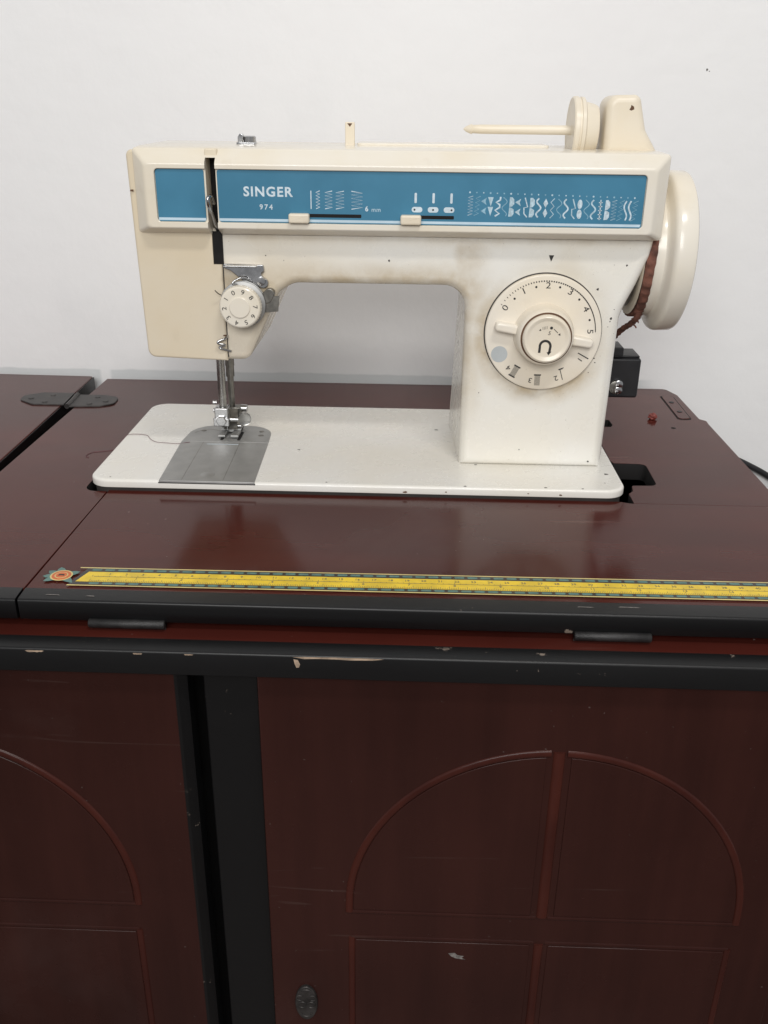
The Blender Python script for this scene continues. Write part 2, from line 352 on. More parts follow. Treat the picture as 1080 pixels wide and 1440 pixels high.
# the leaf's own black edge strip facing the gap
slab('edge_strip', [(-262.6, -232), (-262.2, -231), (-265.8, -45), (-272.7, 192.4), (-273.3, 192.4), (-266.4, -45)], -15, 0.7, 'black', leaf, axis='z').location = (0, 0, 0)
box('gap_liner', -274, -250, -225, 187, -22, -17.6, 'void', None).parent = cab
bpy.data.objects['gap_liner'].location = -CO
def profile_x(name, prof, x0, x1, mat, parent):
    bm = bmesh.new(); loft(bm, [[(x0, y, z) for y, z in prof], [(x1, y, z) for y, z in prof]]); return finish(name, bm, mat, parent, ang=40)
edge = [(-229.45, 0.22), (-231.5, 0.15), (-239.8, -0.35), (-240.7, -0.55), (-241.2, -1.0), (-241.4, -1.8), (-241.4, -12.0), (-240.9, -12.6), (-229.45, -12.9)]
profile_x('edge_band', edge, -259, -173.9, 'black', top)
profile_x('edge_band', edge, -172.4, 290.4, 'black', flap)
# carcass board under the top, same red field with a black nosing
board = box('carcass_board', -425, 296, -250, 180, -32.6, -17.5, 'varnish', None); cpart(board)
profile_x('edge_band', [(-249.95, -17.3), (-252.5, -17.35), (-260.2, -17.7), (-261.0, -17.95), (-261.4, -18.4), (-261.6, -19.2), (-261.6, -31.8), (-261.0, -32.4), (-249.95, -32.5)], -425, 296, 'black', board)
box('top_rail', -425, 296, -240, -231, -44, -33, 'black', None); cpart(bpy.data.objects['top_rail'])
for x0, x1 in ((-135, -93.5), (126.5, 167.5)):
    bm = bmesh.new(); tube_bm(bm, [(x0, -241.6, -13.6), (x0 + .5, -241.6, -13.6), (x1 - .5, -241.6, -13.6), (x1, -241.6, -13.6)], [2.2, 2.7, 2.7, 2.2], 14)
    h = finish('flap_hinge', bm, 'hinge', None, ang=60); cpart(h)
    box('hinge_leaf', x0, x1, -240.8, -240.0, -17.2, -14, 'iron', h)
# sides, back and centre post
for nm, a in (('side_panel', (-421, -401, -238, 178, -700, -35.4)), ('side_panel', (272, 292, -238, 178, -700, -35.4)), ('back_panel', (-400.5, 271.5, 168, 178, -700, -35.4)), ('plinth', (-421, 292, -236, 176, -718, -700.5)), ('inner_panel', (-400.5, 271.5, -190, -186, -700, -35.4))):
    o = box(nm, *a, 'door' if nm != 'inner_panel' else 'void', None); cpart(o)
post = box('centre_post', -74.8, -44.2, -243.5, -190, -699, -35.4, 'black', None, 1.0); cpart(post)
# doors with arched panels
def beadpath(pts, r, closed, name, parent, mat='bead', flat=0.45, y=-252.0):
    """half-round bead standing on the door face: pts in (x, z)"""
    P = [Vector(p) for p in pts]; N = len(P); bm = bmesh.new(); rings = []; K = 7
    for i, p in enumerate(P):
        a = P[(i - 1) % N] if (closed or i > 0) else P[i]; b = P[(i + 1) % N] if (closed or i < N - 1) else P[i]
        t = (b - a).normalized(); nn = Vector((-t.y, t.x)); ring = []
        for k in range(K):
            q = math.pi * k / (K - 1); ring.append((p.x + nn.x * r * math.cos(q), y + 0.4 - (r * flat * math.sin(q)) - (0.4 if 0 < k < K - 1 else 0), p.y + nn.y * r * math.cos(q)))
        rings.append(ring)
    vs = [[bm.verts.new(q) for q in rg] for rg in rings]
    M = N if closed else N - 1
    for i in range(M):
        for k in range(K - 1): bm.faces.new((vs[i][k], vs[i][k + 1], vs[(i + 1) % N][k + 1], vs[(i + 1) % N][k]))
    if not closed:
        bm.faces.new(vs[0]); bm.faces.new(vs[-1])
    return finish(name, bm, mat, parent, ang=50)
def door(x0, x1, cx, hinge_left):
    d = slab('door', [(x0, -698), (x1, -698), (x1, -36.5), (x0, -36.5)], -252, -236, 'door', None, 1.2, 0.5); cpart(d)
    R = 117.5; zc = -201; zb = -208
    for s in (-1, 1):   # two quarter panes of the arch, each a raised field with a bead round it
        pl = [(cx + s * 4.5, zb)] + [(cx + s * R * math.cos(q), zc + R * math.sin(q)) for q in [0.0] + [math.radians(a) for a in range(4, 86, 4)]] + [(cx + s * 4.5, zc + R * 0.9993)]
        pl.insert(1, (cx + s * R, zb))
        slab('arch_pane', offs(pl, 2.5), -252.7, -251.5, 'door', d, 0.5, 0)
        beadpath(pl[1:], 2.4, False, 'arch_bead', d)
        beadpath([(cx + s * 3.5, zb), (cx + s * (R + 1.2), zb)], 1.5, False, 'sill_bead', d, 'door')
        for z1, z0 in ((-229, -436), (-457, -668)):
            slab('panel_field', rrect(min(cx + s * 5.5, cx + s * 114), max(cx + s * 5.5, cx + s * 114), z0 + 2, z1 - 2, 1, 2), -252.7, -251.5, 'door', d, 0.5, 0)
            beadpath([(cx + s * 3.5, z1), (cx + s * 116.2, z1)], 1.5, False, 'panel_bead', d, 'door')
            beadpath([(cx + s * 116, z1), (cx + s * 116, z0)], 2.2, False, 'panel_bead', d)
            beadpath([(cx + s * 3.5, z0), (cx + s * 116.2, z0)], 1.5, False, 'panel_bead', d, 'door')
    beadpath([(cx, zc + R + 1), (cx, zb + 1)], 3.5, False, 'muntin', d, flat=0.45)
    beadpath([(cx, -230), (cx, -436)], 3.0, False, 'muntin', d, flat=0.5)
    beadpath([(cx, -457), (cx, -668)], 3.4, False, 'muntin', d, flat=0.5)
    return d
dr = door(-43.4, 272, 123.6, False); dr['label'] = 'right arched door'
dl = door(-400, -86.6, -241.7, True)
# black bevelled closing strip on the left door
bm = bmesh.new(); prof = [(-88.5, -252.3), (-86.8, -252.35), (-84.6, -250.6), (-82.2, -248), (-81.8, -237), (-88.5, -237)]
loft(bm, [[(x, y, -697.5) for x, y in prof], [(x, y, -37) for x, y in prof]]); finish('closing_strip', bm, 'black', dl)
# oval cast lock plate on the right door
bm = bmesh.new(); ov = [(-22.0 + 7.3 * math.cos(q), -288.5 + 15.2 * math.sin(q)) for q in [2 * math.pi * k / 40 for k in range(40)]]
slab_bm(bm, ov, -254.2, -251.6, 0.9, 0); lp = finish('lock_plate', bm, 'iron', dr)
bm = bmesh.new()
for cx, cz, r, a0, a1 in ((-24.6, -289.5, 2.5, 0, 360), (-18.9, -289.5, 2.5, 0, 360), (-22, -280, 4.4, 20, 160), (-22, -297, 3.2, 180, 380), (-26, -283, 2.2, 60, 300), (-18, -283, 2.2, -120, 120)):
    pts = [(cx + r * math.cos(math.radians(a0 + (a1 - a0) * k / 20)), -254.3, cz + r * math.sin(math.radians(a0 + (a1 - a0) * k / 20))) for k in range(21)]
    tube_bm(bm, pts, 0.55, 6)
finish('scroll_relief', bm, 'iron', lp)
# leaf hinge: two straps and a knuckle
hs = rpoly([(-227, 97, 8), (-227, 131, 14), (-266, 129.5, 0), (-262, 94.8, 0)], 6)
lh = slab('leaf_hinge', rpoly([(-263.5, 96, 0), (-238, 98.6, 0), (-226.5, 106, 8), (-228, 126, 9), (-243, 132, 6), (-266.0, 131.2, 0)], 6), 0.1, 1.3, 'iron', None, 0, 0.4, 'z', 2); cpart(lh)
slab('strap', rpoly([(-268.0, 96, 0), (-296, 95.5, 6), (-312, 108, 9), (-313, 121, 9), (-299, 131, 6), (-270.5, 131.4, 0)], 6), 1.65, 2.8, 'iron', lh, 0, 0.4, 'z', 2)
tube('knuckle', [(-265.4, 96, 0.9), (-265.9, 108, 0.9), (-267.6, 131, 0.9)], 2.3, 'iron', lh, 12)
for x, y, z in ((-236, 112, 1.3), (-247, 124, 1.3), (-248, 104, 1.3), (-303, 112, 2.8), (-287, 123, 2.8), (-287, 102, 2.8)):
    lathe('screw', [(0, 2.6), (0.45, 2.3), (0.55, 0.2)], (x, y, z), 'z', 'iron', lh, 16)
# catch plate let into the top, back right
lt = slab('catch_plate', rpoly([(269.5, 97.5, 4), (279.5, 99, 3), (281.3, 166, 4), (271, 166.5, 3)], 5), 0.05, 0.7, 'varnish', None, 0, 0.3, 'z', 2); cpart(lt)
slab('plate_recess', rpoly([(268.3, 96, 4), (280.6, 97.4, 3), (282.4, 167.4, 4), (269.8, 168, 3)], 5), -0.5, 0.12, 'void', lt, axis='z')
for y in (118, 146): lathe('screw', [(0, 2.4), (0.4, 2.0), (0.5, 0.2)], (275.2, y, 0.8), 'z', 'blackplastic', lt, 14)
o = lathe('screw_hole', [(0, 2.1), (0.25, 1.6), (0.26, 0.1)], (258.5, 73.6, 0), 'z', 'void', None, 16); cpart(o)
# inside of the machine well, so that the cut-outs look into a dark box
well = bmesh.new(); loft(well, [[(-192, -94, -17.5), (220, -94, -17.5), (220, 96, -17.5), (-192, 96, -17.5)], [(-192, -94, -18.6), (220, -94, -18.6), (220, 96, -18.6), (-192, 96, -18.6)]]); o = finish('well_floor', well, 'void', None, smooth=False); cpart(o)
# ---- printed ruler along the flap
ra = math.atan2(2.6, 385); rc, rs = math.cos(ra), math.sin(ra)
def RP(u, v): return (-148 + u * rc - v * rs, -215.6 + u * rs + v * rc)     # u along, v across
def rquad(bm, u0, u1, v0, v1, h, sk0=0.0, sk1=0.0): flat_bm(bm, [RP(u0 + sk0 * (v0 + 11) / 22, v0), RP(u1 + sk1, v0), RP(u1 + sk1, v1), RP(u0 + sk0 * (v1 + 11) / 22, v1)], h, 'z')
LN = 436
rl = None
bm = bmesh.new(); rquad(bm, -3.0, LN, -9.6, 9.6, 0.82, 6); rl = flush_print('ruler_ground', bm, 'decalblack', flap, 'z')
bm = bmesh.new(); rquad(bm, -3, LN, -11.0, -10.0, 0.84); rquad(bm, -2, LN, 9.7, 10.6, 0.84); flush_print('ruler_border', bm, 'paleyellow', flap, 'z')
bm = bmesh.new(); rquad(bm, -1.1, LN, -6.4, 5.2, 0.92, 7.6); flush_print('ruler_scale', bm, 'yellow', flap, 'z')
bm = bmesh.new()
for k in range(60):
    u = 6 + k * 7.35
    for v in (-8.2, 7.5):
        uo = u + (3 if v < 0 else 0); q = [(uo, v - 1.05), (uo + 4.9, v - 1.05), (uo + 5.4, v), (uo + 4.9, v + 1.05), (uo, v + 1.05), (uo - .5, v)]
        if uo + 6 < LN: flat_bm(bm, [RP(a, b) for a, b in q], 0.94, 'z')
flush_print('ruler_dashes', bm, 'teal', flap, 'z')
bm = bmesh.new()
rquad(bm, 9, LN, -0.55, -0.25, 1.0)
for k in range(430):
    u = 8 + k
    L = 3.0 if k % 10 == 0 else 2.2 if k % 5 == 0 else 1.5
    rquad(bm, u, u + 0.22, -6.3, -6.3 + L, 1.0)
for k in range(430 * 8 // 25):
    u = 8 + k * 25.4 / 8; L = 1.8 if k % 8 == 0 else 0.9
    rquad(bm, u, u + 0.2, -0.5, -0.5 + L, 1.0)
flush_print('ruler_ticks', bm, 'inksoft', flap, 'z')
bm = bmesh.new()
for k in range(1, 43):
    p = RP(8 + k * 9.3, 2.6); text_bm(bm, str(k), 3.0, p[0], p[1], 1.0, ra, 'z', 0.0)
for k in range(1, 17):
    p = RP(8 + k * 25.4, -2.3); text_bm(bm, str(k), 3.0, p[0], p[1], 1.0, ra, 'z', 0.0)
flush_print('ruler_numbers', bm, 'inksoft', flap, 'z')
# flower at the ruler's end
fx, fy = -157.5, -215.6
bm = bmesh.new()
for a in (30, 110, 150, 186, 220, 318):
    q = math.radians(a); c, s = math.cos(q), math.sin(q); L = 12.2 if a in (32, 318, 222) else 10.5
    pts = [(3, -1.9), (6.0, -2.5), (8.6, -1.7), (L, 0), (8.6, 1.7), (6.0, 2.5), (3, 1.9)]
    flat_bm(bm, [(fx + (c * x - s * y) * 0.98, fy + (s * x + c * y) * 1.0) for x, y in pts], 0.80 + 0.015 * (a % 7), 'z')
flush_print('flower_petals', bm, 'teal', flap, 'z')
for r, h, m, nm in ((6.2, 0.95, 'paleyellow', 'flower_ring'), (5.3, 1.03, 'orange', 'flower_ring'), (3.7, 1.11, 'paleyellow', 'flower_ring'), (3.1, 1.19, 'orange', 'flower_centre')):
    bm = bmesh.new(); flat_bm(bm, circ(fx, fy, r, 32), h, 'z'); flush_print(nm, bm, m, flap, 'z')
bm = bmesh.new(); flat_bm(bm, [(fx - 1.7, fy - 0.9), (fx - .2, fy - .4), (fx + 1.9, fy - 0.8), (fx + 1.5, fy + 0.9), (fx - 1.4, fy + 1.0)], 1.27, 'z'); flush_print('flower_mark', bm, 'ink', flap, 'z')
# bare-wood chips on the black nosings
def chip(pts, y, nm='wood_chip', parent=None):
    bm = bmesh.new(); flat_bm(bm, pts, y, 'y'); o = flush_print(nm, bm, 'barewood', parent, 'y'); return o
for x0, x1, z, hh in ((-22, 25.5, -18.9, 1.3), (-163, -153, -19.3, 1.0), (-106, -101, -19.3, .8), (-79, -74, -19.1, .6)):
    pts = [(x0, z)] + [(x0 + (x1 - x0) * k / 8, z - hh * random.uniform(.5, 1)) for k in range(1, 8)] + [(x1, z)] + [(x0 + (x1 - x0) * k / 8, z + hh * .35 * random.uniform(.2, 1)) for k in range(7, 0, -1)]
    chip(pts, -261.62, parent=board)
chip([(-21.6, -20.2), (-19.4, -20.6), (-18.2, -23.2), (-18.9, -25.2), (-20.2, -25.4), (-21.1, -23)], -261.63, parent=board)
bm = bmesh.new(); flat_bm(bm, [(68, -240), (72, -239.4), (74, -241.5), (78, -242), (76.5, -243.5), (79, -245), (73, -244.2), (70, -242.6)], -252.75); flush_print('paint_scuff', bm, 'scuff', dr)
for s, x, y, L in ((1, -159, -236.0, 8), (1, -137, -236.4, 5), (1, 150, -233.5, 12), (1, 128, -234.5, 9)):
    bm = bmesh.new(); flat_bm(bm, [(x, y - .3), (x + L, y - .5), (x + L * .9, y + .25), (x + 1, y + .4)], 0.02, 'z'); flush_print('edge_scuff', bm, 'scuff', flap, 'z')

# ------------------------------------------------------------------ the sewing machine
sm = empty('sewing_machine', 'white and cream flatbed sewing machine with blue front panel set into the cabinet', 'sewing machine')
bed = slab('bed', rrect(-185, 185, -89, 89, 14, 10), 2.2, 8, 'enamelbed', sm, 0.5, 2.0, 'z', 5)
slab('bed_base', rrect(-183, 183, -87.2, 87.2, 12, 8), -6, 2.3, 'chip', bed, axis='z')
# needle plate and slide plate
npl = slab('needle_plate', rpoly([(-138.2, -8.4, 0), (-71.4, -8.4, 0), (-73.4, 31, 24), (-135, 31, 24)], 10), 7.0, 8.5, 'steel', bed, 0, 0.3, 'z', 2)
spl = slab('slide_plate', rpoly([(-134.8, -89.6, 0.5), (-69.0, -89.6, 0.5), (-71.4, -9.0, 0.2), (-138.2, -9.0, 0.2)], 3), 7.0, 8.6, 'steel', bed, 0, 0.3, 'z', 2)
box('plate_shadow_gap', -135.4, -68.6, -89.15, -88, 6.2, 7.0, 'void', bed)
for x in (-108.2, -95.2): slab('feed_slot', rrect(x - 1.2, x + 1.2, -5, 15, 1, 4), 8.4, 8.58, 'void', npl, axis='z')
for x, y in ((-80.6, 17), (-126.5, 17)): lathe('screw', [(0, 2.1), (0.3, 1.8), (0.35, 0.1)], (x, y, 8.5), 'z', 'steeldark', npl, 16)
lathe('plate_hole', [(0, 2.3), (0.12, 2.2), (0.13, 0.1)], (-79.6, 7.5, 8.48), 'z', 'steeldark', npl, 18)
bm = bmesh.new(); ribbon_bm(bm, [(-121 + 11.5 * math.cos(math.radians(a)), 8 + 11.5 * math.sin(math.radians(a))) for a in range(15, 166, 10)], 0.6, 8.5, 'z'); flush_print('arc_mark', bm, 'steeldark', npl, 'z')
bm = bmesh.new(); ribbon_bm(bm, [(-117.5, -14.5), (-93.5, -14.5)], 0.9, 8.6, 'z'); flush_print('seam_guide', bm, 'white', spl, 'z')
bm = bmesh.new(); ribbon_bm(bm, [(-121, -10), (-119.5, -88)], 0.35, 8.6, 'z'); ribbon_bm(bm, [(-93, -10), (-91, -88)], 0.35, 8.6, 'z'); flush_print('guide_lines', bm, 'steeldark', spl, 'z')
lathe('finger_dimple', [(0, 5.2), (0.35, 4.6), (0.45, 0.1)], (-103.5, -77, 8.55), 'z', 'steel', spl, 24, 80)

# cast arm, pillar and head in one outline
cast_pl = rpoly([(72.6, 7.5, 0), (71.6, 135, 15), (-44, 135, 15), (-54.5, 128.6, 9), (-77, 81.6, 8), (-98, 81.6, 0), (-98, 170, 0), (193.6, 170, 0), (191.5, 157, 8), (184, 137.5, 18), (175.0, 118, 30), (173.2, 7.5, 0)], 9)
bm = bmesh.new(); slab_bm(bm, cast_pl, -45, 52, 5.5, 5.5, 'y', 6)
for v in bm.verts:
    if v.co.x > 150 and v.co.z < 165: v.co.x += 0.25 * min(max(v.co.y + 45, 0), 50) * min(1, (165 - v.co.z) / 40)
    if v.co.x < 90 and v.co.x > 60 and v.co.z < 118: v.co.x -= 0.05 * max(v.co.y + 45, 0)
    if v.co.z < 30 and v.co.x > 60 and v.co.y < -30: v.co.y += 0.0
cast = finish('arm_casting', bm, 'enamel', sm, ang=40)
# head face plate (beige) left of the seam
fpl = rpoly([(-146.0, 83.6, 5.5), (-91.0, 81.8, 0), (-91.0, 217.6, 0), (-148.8, 217.6, 4), (-147.6, 150, 0)], 6)
bm = bmesh.new(); slab_bm(bm, fpl, -47.2, 53, 1.5, 3, 'y', 4)
face = finish('face_plate', bm, 'creamplate', sm)
cut(face, [(-96.6, 147), (-80, 147), (-80, 230), (-96.6, 230)], -70, -30)
box('seam_shadow', -91.2, -90.4, -45.25, -43, 84, 147, 'chip', face)
# top cover with chamfered frame round the blue panel
def rr(x0, x1, z0, z1, r, y): return [(a, y, b) for a, b in rrect(x0, x1, z0, z1, r, 5)]
bm = bmesh.new()
loft(bm, [rr(-140, 192, 172, 215, 6, 58), rr(-146, 196, 168.5, 219.5, 6, 52), rr(-148, 197, 167.2, 220.5, 5, 40), rr(-147, 196.8, 167.0, 219.6, 4, -30), rr(-144.5, 196.0, 166.6, 218.9, 2.6, -46.8),
          *[rr(-144.1 + 8.4 * p, 195.5 - 8.5 * p, 167.0 + 3.9 * p, 218.5 - 7.3 * p, 2.4, y) for p, y in ((0, -47.8), (0.05, -48.28), (0.86, -56.05), (0.90, -56.4), (0.99, -57.15), (1.08, -57.65), (1.17, -57.93), (1.25, -58.0), (1.29, -58.0))],
          rr(-128.9, 180.6, 174.6, 207.4, 2.6, -58.0), rr(-128.6, 180.3, 174.9, 207.1, 2.6, -57.7), rr(-128.6, 180.3, 174.9, 207.1, 2.6, -55.8)])
cover = finish('top_cover', bm, 'cream', sm, ang=32)
cut(cover, [(-96.3, 150), (-89.9, 150), (-89.9, 213.6), (-96.3, 213.6)], -70, -40)
box('slot_back', -99, -86, -41.0, -36, 168, 215, 'void', cover)
box('slot_back', -96.5, -90.0, -45.9, -43, 147.1, 168, 'void', cover)
bm = bmesh.new()   # light edge either side of the take-up slot
box('slot_cap', -97.0, -89.2, -52.6, -40, 213.7, 218.9, 'creamdark', cover, 0.8)
bm.free()
# lower black wall of the slot
lev = bmesh.new(); tube_bm(lev, smoothpath([(-93.0, -43, 168), (-93.4, -48, 172), (-94.0, -55, 180), (-94.6, -60.5, 186), (-94.6, -61, 190), (-93.4, -57, 190.5), (-93, -52, 186)], 6), 1.25, 8)
finish('take_up_lever', lev, 'chrome', sm, ang=60)
# blue panels in the frame
PY = -56.4
pan = slab('blue_panel', rrect(-89.1, 180.0, 175.2, 206.8, 1.6, 4), PY, -55.6, 'blue', cover, 0.15, 0)
pan2 = slab('blue_panel', rrect(-128.3, -97.4, 175.2, 206.8, 1.6, 4), PY, -55.6, 'blue', cover, 0.15, 0)
bm = bmesh.new(); flat_bm(bm, [(-89.0, 175.9), (179, 175.9), (179.5, 177.5), (-89.0, 177.5)], PY - .01); flush_print('pale_line', bm, 'paleline', pan)
bm = bmesh.new(); flat_bm(bm, [(-128, 175.9), (-97.6, 175.9), (-97.6, 177.5), (-128, 177.5)], PY - .01); flush_print('pale_line', bm, 'paleline', pan2)
# lettering
bm = bmesh.new(); text_bm(bm, "SINGER", 8.1, -57.2, 193.7, PY - .02, 0, 'y', 0.22, 1.03, 1.16); flush_print('maker_lettering', bm, 'white', pan)
bm = bmesh.new(); text_bm(bm, "974", 4.4, -58.6, 184.6, PY - .02, 0, 'y', 0.08, 1.05, 1.35); flush_print('model_number', bm, 'white', pan)
def zz(x, wd, z0, z1, n, skew=0.0): return [(x + (wd / 2 if k % 2 else -wd / 2) + skew * (k / n - .5), z0 + (z1 - z0) * k / n) for k in range(n + 1)]
bm = bmesh.new(); H = PY - .02
ribbon_bm(bm, [(-29.8, 184.0), (-29.8, 195.0)], 0.6, H)
for x, wd, n in ((-25.4, 2.4, 11), (-18.6, 4.6, 11), (-11.4, 5.2, 11), (-0.6, 7.0, 10)): ribbon_bm(bm, zz(x, wd, 184.2, 195, n), 0.55, H)
text_bm(bm, "6", 4.2, 5.6, 184.4, H, 0, 'y', 0.12); flush_print('width_symbols', bm, 'white', pan)
bm = bmesh.new(); text_bm(bm, "mm", 3.8, 11.6, 184.0, H, 0, 'y', 0.03, 1.0, 1.1); flush_print('unit_lettering', bm, 'whitefaint', pan)
bm = bmesh.new()
for x in (36.6, 47.9, 59.2): flat_bm(bm, rrect(x - 0.75, x + 0.75, 188.5, 194.6, 0.5, 3), H)
for x in (37.6, 47.8, 57.9): flat_bm(bm, rrect(x - 3.4, x + 3.4, 182.9, 186.2, 1.6, 5), H)
flush_print('needle_symbols', bm, 'white', pan)
bm = bmesh.new()
for x, d in ((37.6, -1.6), (47.8, 0), (57.9, 1.6)): flat_bm(bm, circ(x + d, 184.5, 0.62, 14), H - .08)
flush_print('needle_dots', bm, 'ink', pan)
# decorative stitch chart, left to right
A = bmesh.new(); B = bmesh.new(); Dm = bmesh.new(); Z0, Z1 = 178.9, 193.0
def wave(x, amp, n, ph=0.0, z0=None, z1=None, st=24): 
    z0 = Z0 + .2 if z0 is None else z0; z1 = Z1 - .2 if z1 is None else z1
    return [(x + amp * math.sin(ph + 2 * math.pi * n * k / st), z0 + (z1 - z0) * k / st) for k in range(st + 1)]
def poly(b, pts): flat_bm(b, pts, H)
N = 25; xs = [71.3 + (174.6 - 71.3) * k / (N - 1) for k in range(N)]; sl = [-2.0 * k / (N - 1) for k in range(N)]
for k, x in enumerate(xs):
    Z0 = 181.6 + sl[k] * 1.0; Z1 = 193.2 + sl[k] * 0.75; zm = (Z0 + Z1) / 2; h2 = (Z1 - Z0) / 2
    b = {0: A, 1: Dm, 2: Dm, 5: Dm, 7: B, 13: Dm, 17: Dm, 21: B, 22: Dm, 24: Dm}.get(k, B if k % 3 == 0 else A)
    if k in (0, 21): ribbon_bm(b, zz(x, 3.0, Z0, Z1, 13), 0.42, H)
    elif k in (1, 22, 24): ribbon_bm(b, zz(x, 2.8, Z0, Z1, 9, 1.0), 0.36, H)
    elif k in (2, 7):
        for q in (-1, 1): poly(b, [(x + 1.6, zm + q * h2 * .5 + 2.2), (x - 2.0, zm + q * h2 * .5), (x + 1.6, zm + q * h2 * .5 - 2.2), (x + .8, zm + q * h2 * .5)])
    elif k == 3:
        for q in (0, 1): poly(b, [(x - 2.0, Z0 + (q + .95) * h2), (x + 1.5, Z0 + (q + .95) * h2), (x - .1, Z0 + q * h2)])
    elif k == 4: ribbon_bm(b, [(x - 1.5, Z0), (x + 1.1, Z0 + 1.6), (x - 1.5, Z0 + 3.6), (x + 1.3, Z0 + 5.4), (x + 1.3, Z0 + 7), (x - 1.0, Z0 + 8.4), (x + 1.5, Z0 + 9.8), (x + 1.6, Z1)], 1.15, H)
    elif k in (5, 13, 17): ribbon_bm(b, wave(x, 1.5, 1.5, .6), 0.45, H)
    elif k in (6, 9, 20):
        poly(b, [(x - 1.6, Z0), (x + .6, Z0 + .2), (x + 1.7, Z0 + 1.8), (x + 1.6, zm - 1.4), (x - .1, zm - .4)] + [(x - 1.3, zm - .2)])
        poly(b, [(x - 1.3, zm), (x + .4, zm + .3), (x + 1.8, zm + 1.8), (x + 1.6, Z1 - 1.2), (x + .4, Z1), (x - 1.2, Z1)])
    elif k in (8, 15): ribbon_bm(b, [(x + 1.6, Z0), (x - .4, Z0 + 2.2), (x - .6, zm - .2), (x + 1.7, zm + .3), (x - .2, Z1)], 0.75, H)
    elif k in (10, 14, 18): ribbon_bm(b, wave(x, 1.35, 1.5, math.pi * (k % 4) / 2), 0.95, H)
    elif k == 11:
        for q in (0, 1): poly(b, [(x, Z0 + q * h2 + .2), (x + 1.5, Z0 + (q + .5) * h2), (x, Z0 + (q + 1) * h2 - .2), (x - 1.5, Z0 + (q + .5) * h2)])
    elif k == 12: ribbon_bm(b, zz(x, 2.2, Z0, Z1, 5), 0.5, H)
    elif k == 16:
        for q in (0, 1): poly(b, [(x + 1.1 * math.cos(a) * 1.4, Z0 + (q + .5) * h2 + (h2 * .48) * math.sin(a)) for a in [2 * math.pi * j / 14 for j in range(14)]])
    elif k == 19:
        ribbon_bm(b, [(x, Z0), (x, Z1)], 0.7, H)
        for q in range(5): ribbon_bm(b, [(x - 1.2, Z0 + .8 + q * 2.4), (x + 1.2, Z0 + .8 + q * 2.4)], 0.6, H)
    elif k == 23:
        ribbon_bm(b, wave(x - 1.3, 1.0, 1.0, .3), 0.9, H); ribbon_bm(b, wave(x + 1.5, 1.0, 1.0, .3), 1.0, H)
    for q in (Dm if k % 2 else B,): flat_bm(q, circ(x - .6, 195.4 + sl[k], 0.45 if k % 3 else 0.6, 8), H)
flush_print('stitch_chart', A, 'chartwhite', pan); flush_print('stitch_chart', B, 'whitefaint', pan); flush_print('stitch_chart', Dm, 'whitedim', pan)
# slider slots and knobs
for x0, x1, s0 in ((-38, 2.2, -44), (34, 61.2, 27.2)):
    slab('slider_slot', rrect(x0, x1, 178.9, 181.0, 0.4, 2), PY - 0.12, PY + .2, 'void', pan)
    slab('slider_knob', rrect(s0, s0 + 13.2, 175.4, 181.4, 1.3, 4), PY - 0.2, PY - 5.2, 'creamdark', pan, 0, 1.2)
# stitch-length dial
DX, DZ = 125.0, 105.2
dial = lathe('stitch_dial', [(0.2, 39.2), (-2.6, 39.2), (-3.3, 38.6), (-3.5, 37.8), (-3.6, 20), (-3.6, 0)], (DX, -45, DZ), 'y', 'dialcream', sm, 96, 25)
lathe('dial_groove', [(0.2, 40.0), (-0.25, 39.95), (-0.25, 39.0)], (DX, -45, DZ), 'y', 'chip', dial, 96)
boss = lathe('dial_boss', [(-3.4, 20.4), (-4.4, 20.3), (-6, 19.7), (-14, 18.9), (-16.5, 18.3), (-17.6, 17.0), (-17.6, 16.4)], (DX, -45, DZ), 'y', 'dialcream', dial, 80, 40)
wa = math.radians(-9.5)
for s in (-1, 1):
    pl = rpoly([(s * 15, -3.3, 0), (s * 33.5, -2.9, 2.2), (s * 33.5, 2.9, 2.2), (s * 15, 3.3, 0)], 4)
    pl = [(DX + a * math.cos(wa) - b * math.sin(wa), DZ + a * math.sin(wa) + b * math.cos(wa)) for a, b in pl]
    slab('dial_wing', pl, -48.3, -55.5, 'dialcream', dial, 0, 1.6)
lathe('button_gap', [(-17.4, 17.1), (-17.75, 17.0), (-17.75, 15.0)], (DX + .2, -45, DZ), 'y', 'rust', dial, 64)
cap = lathe('reverse_button', [(-17, 15.9), (-20.0, 15.9), (-21.2, 15.4), (-21.8, 14.4), (-21.5, 13.2), (-20.9, 12.2), (-20.8, 11.6), (-20.8, 0)], (DX + .2, -45, DZ), 'y', 'dialcream', dial, 64, 45)
bm = bmesh.new(); HY = -48.62
for ch, a, b in (('0', -26.6, 16.8), ('1', -15.0, 28.0), ('2', 0.8, 31.9), ('3', 15.8, 27.9), ('4', 27.0, 16.9), ('5', 31.2, 1.9)):
    text_bm(bm, ch, 5.8, DX + a, DZ + b, HY, math.atan2(b, a) - math.pi / 2, 'y', 0.0, 1.25)
for a, b in ((-20.9, 23.0), (-7.1, 30.9), (8.6, 31.0), (22.0, 23.2), (30.2, 9.7)): flat_bm(bm, circ(DX + a, DZ + b, 0.75, 12), HY)
n = 54
for k in range(n):   # the ring of marks that grows from dots into dashes
    f = k / (n - 1); q = math.radians(147 - 143 * (f ** 0.82)); d = math.radians(0.30 + 1.15 * f); wd = 1.35 - 0.65 * f; R = 34.9
    ribbon_bm(bm, [(DX + R * math.cos(q - d), DZ + R * math.sin(q - d)), (DX + R * math.cos(q + d), DZ + R * math.sin(q + d))], wd * .8, HY)
for ch, a, b in (('4', -21.8, -24.1), ('3', -6.4, -32.4), ('2', 11.2, -30.6), ('1', 26.2, -17.4)):
    text_bm(bm, ch, 5.0, DX + a * 1.0, DZ + b * 1.0, HY, math.atan2(b, a) - math.pi / 2, 'y', 0.0, 1.2)
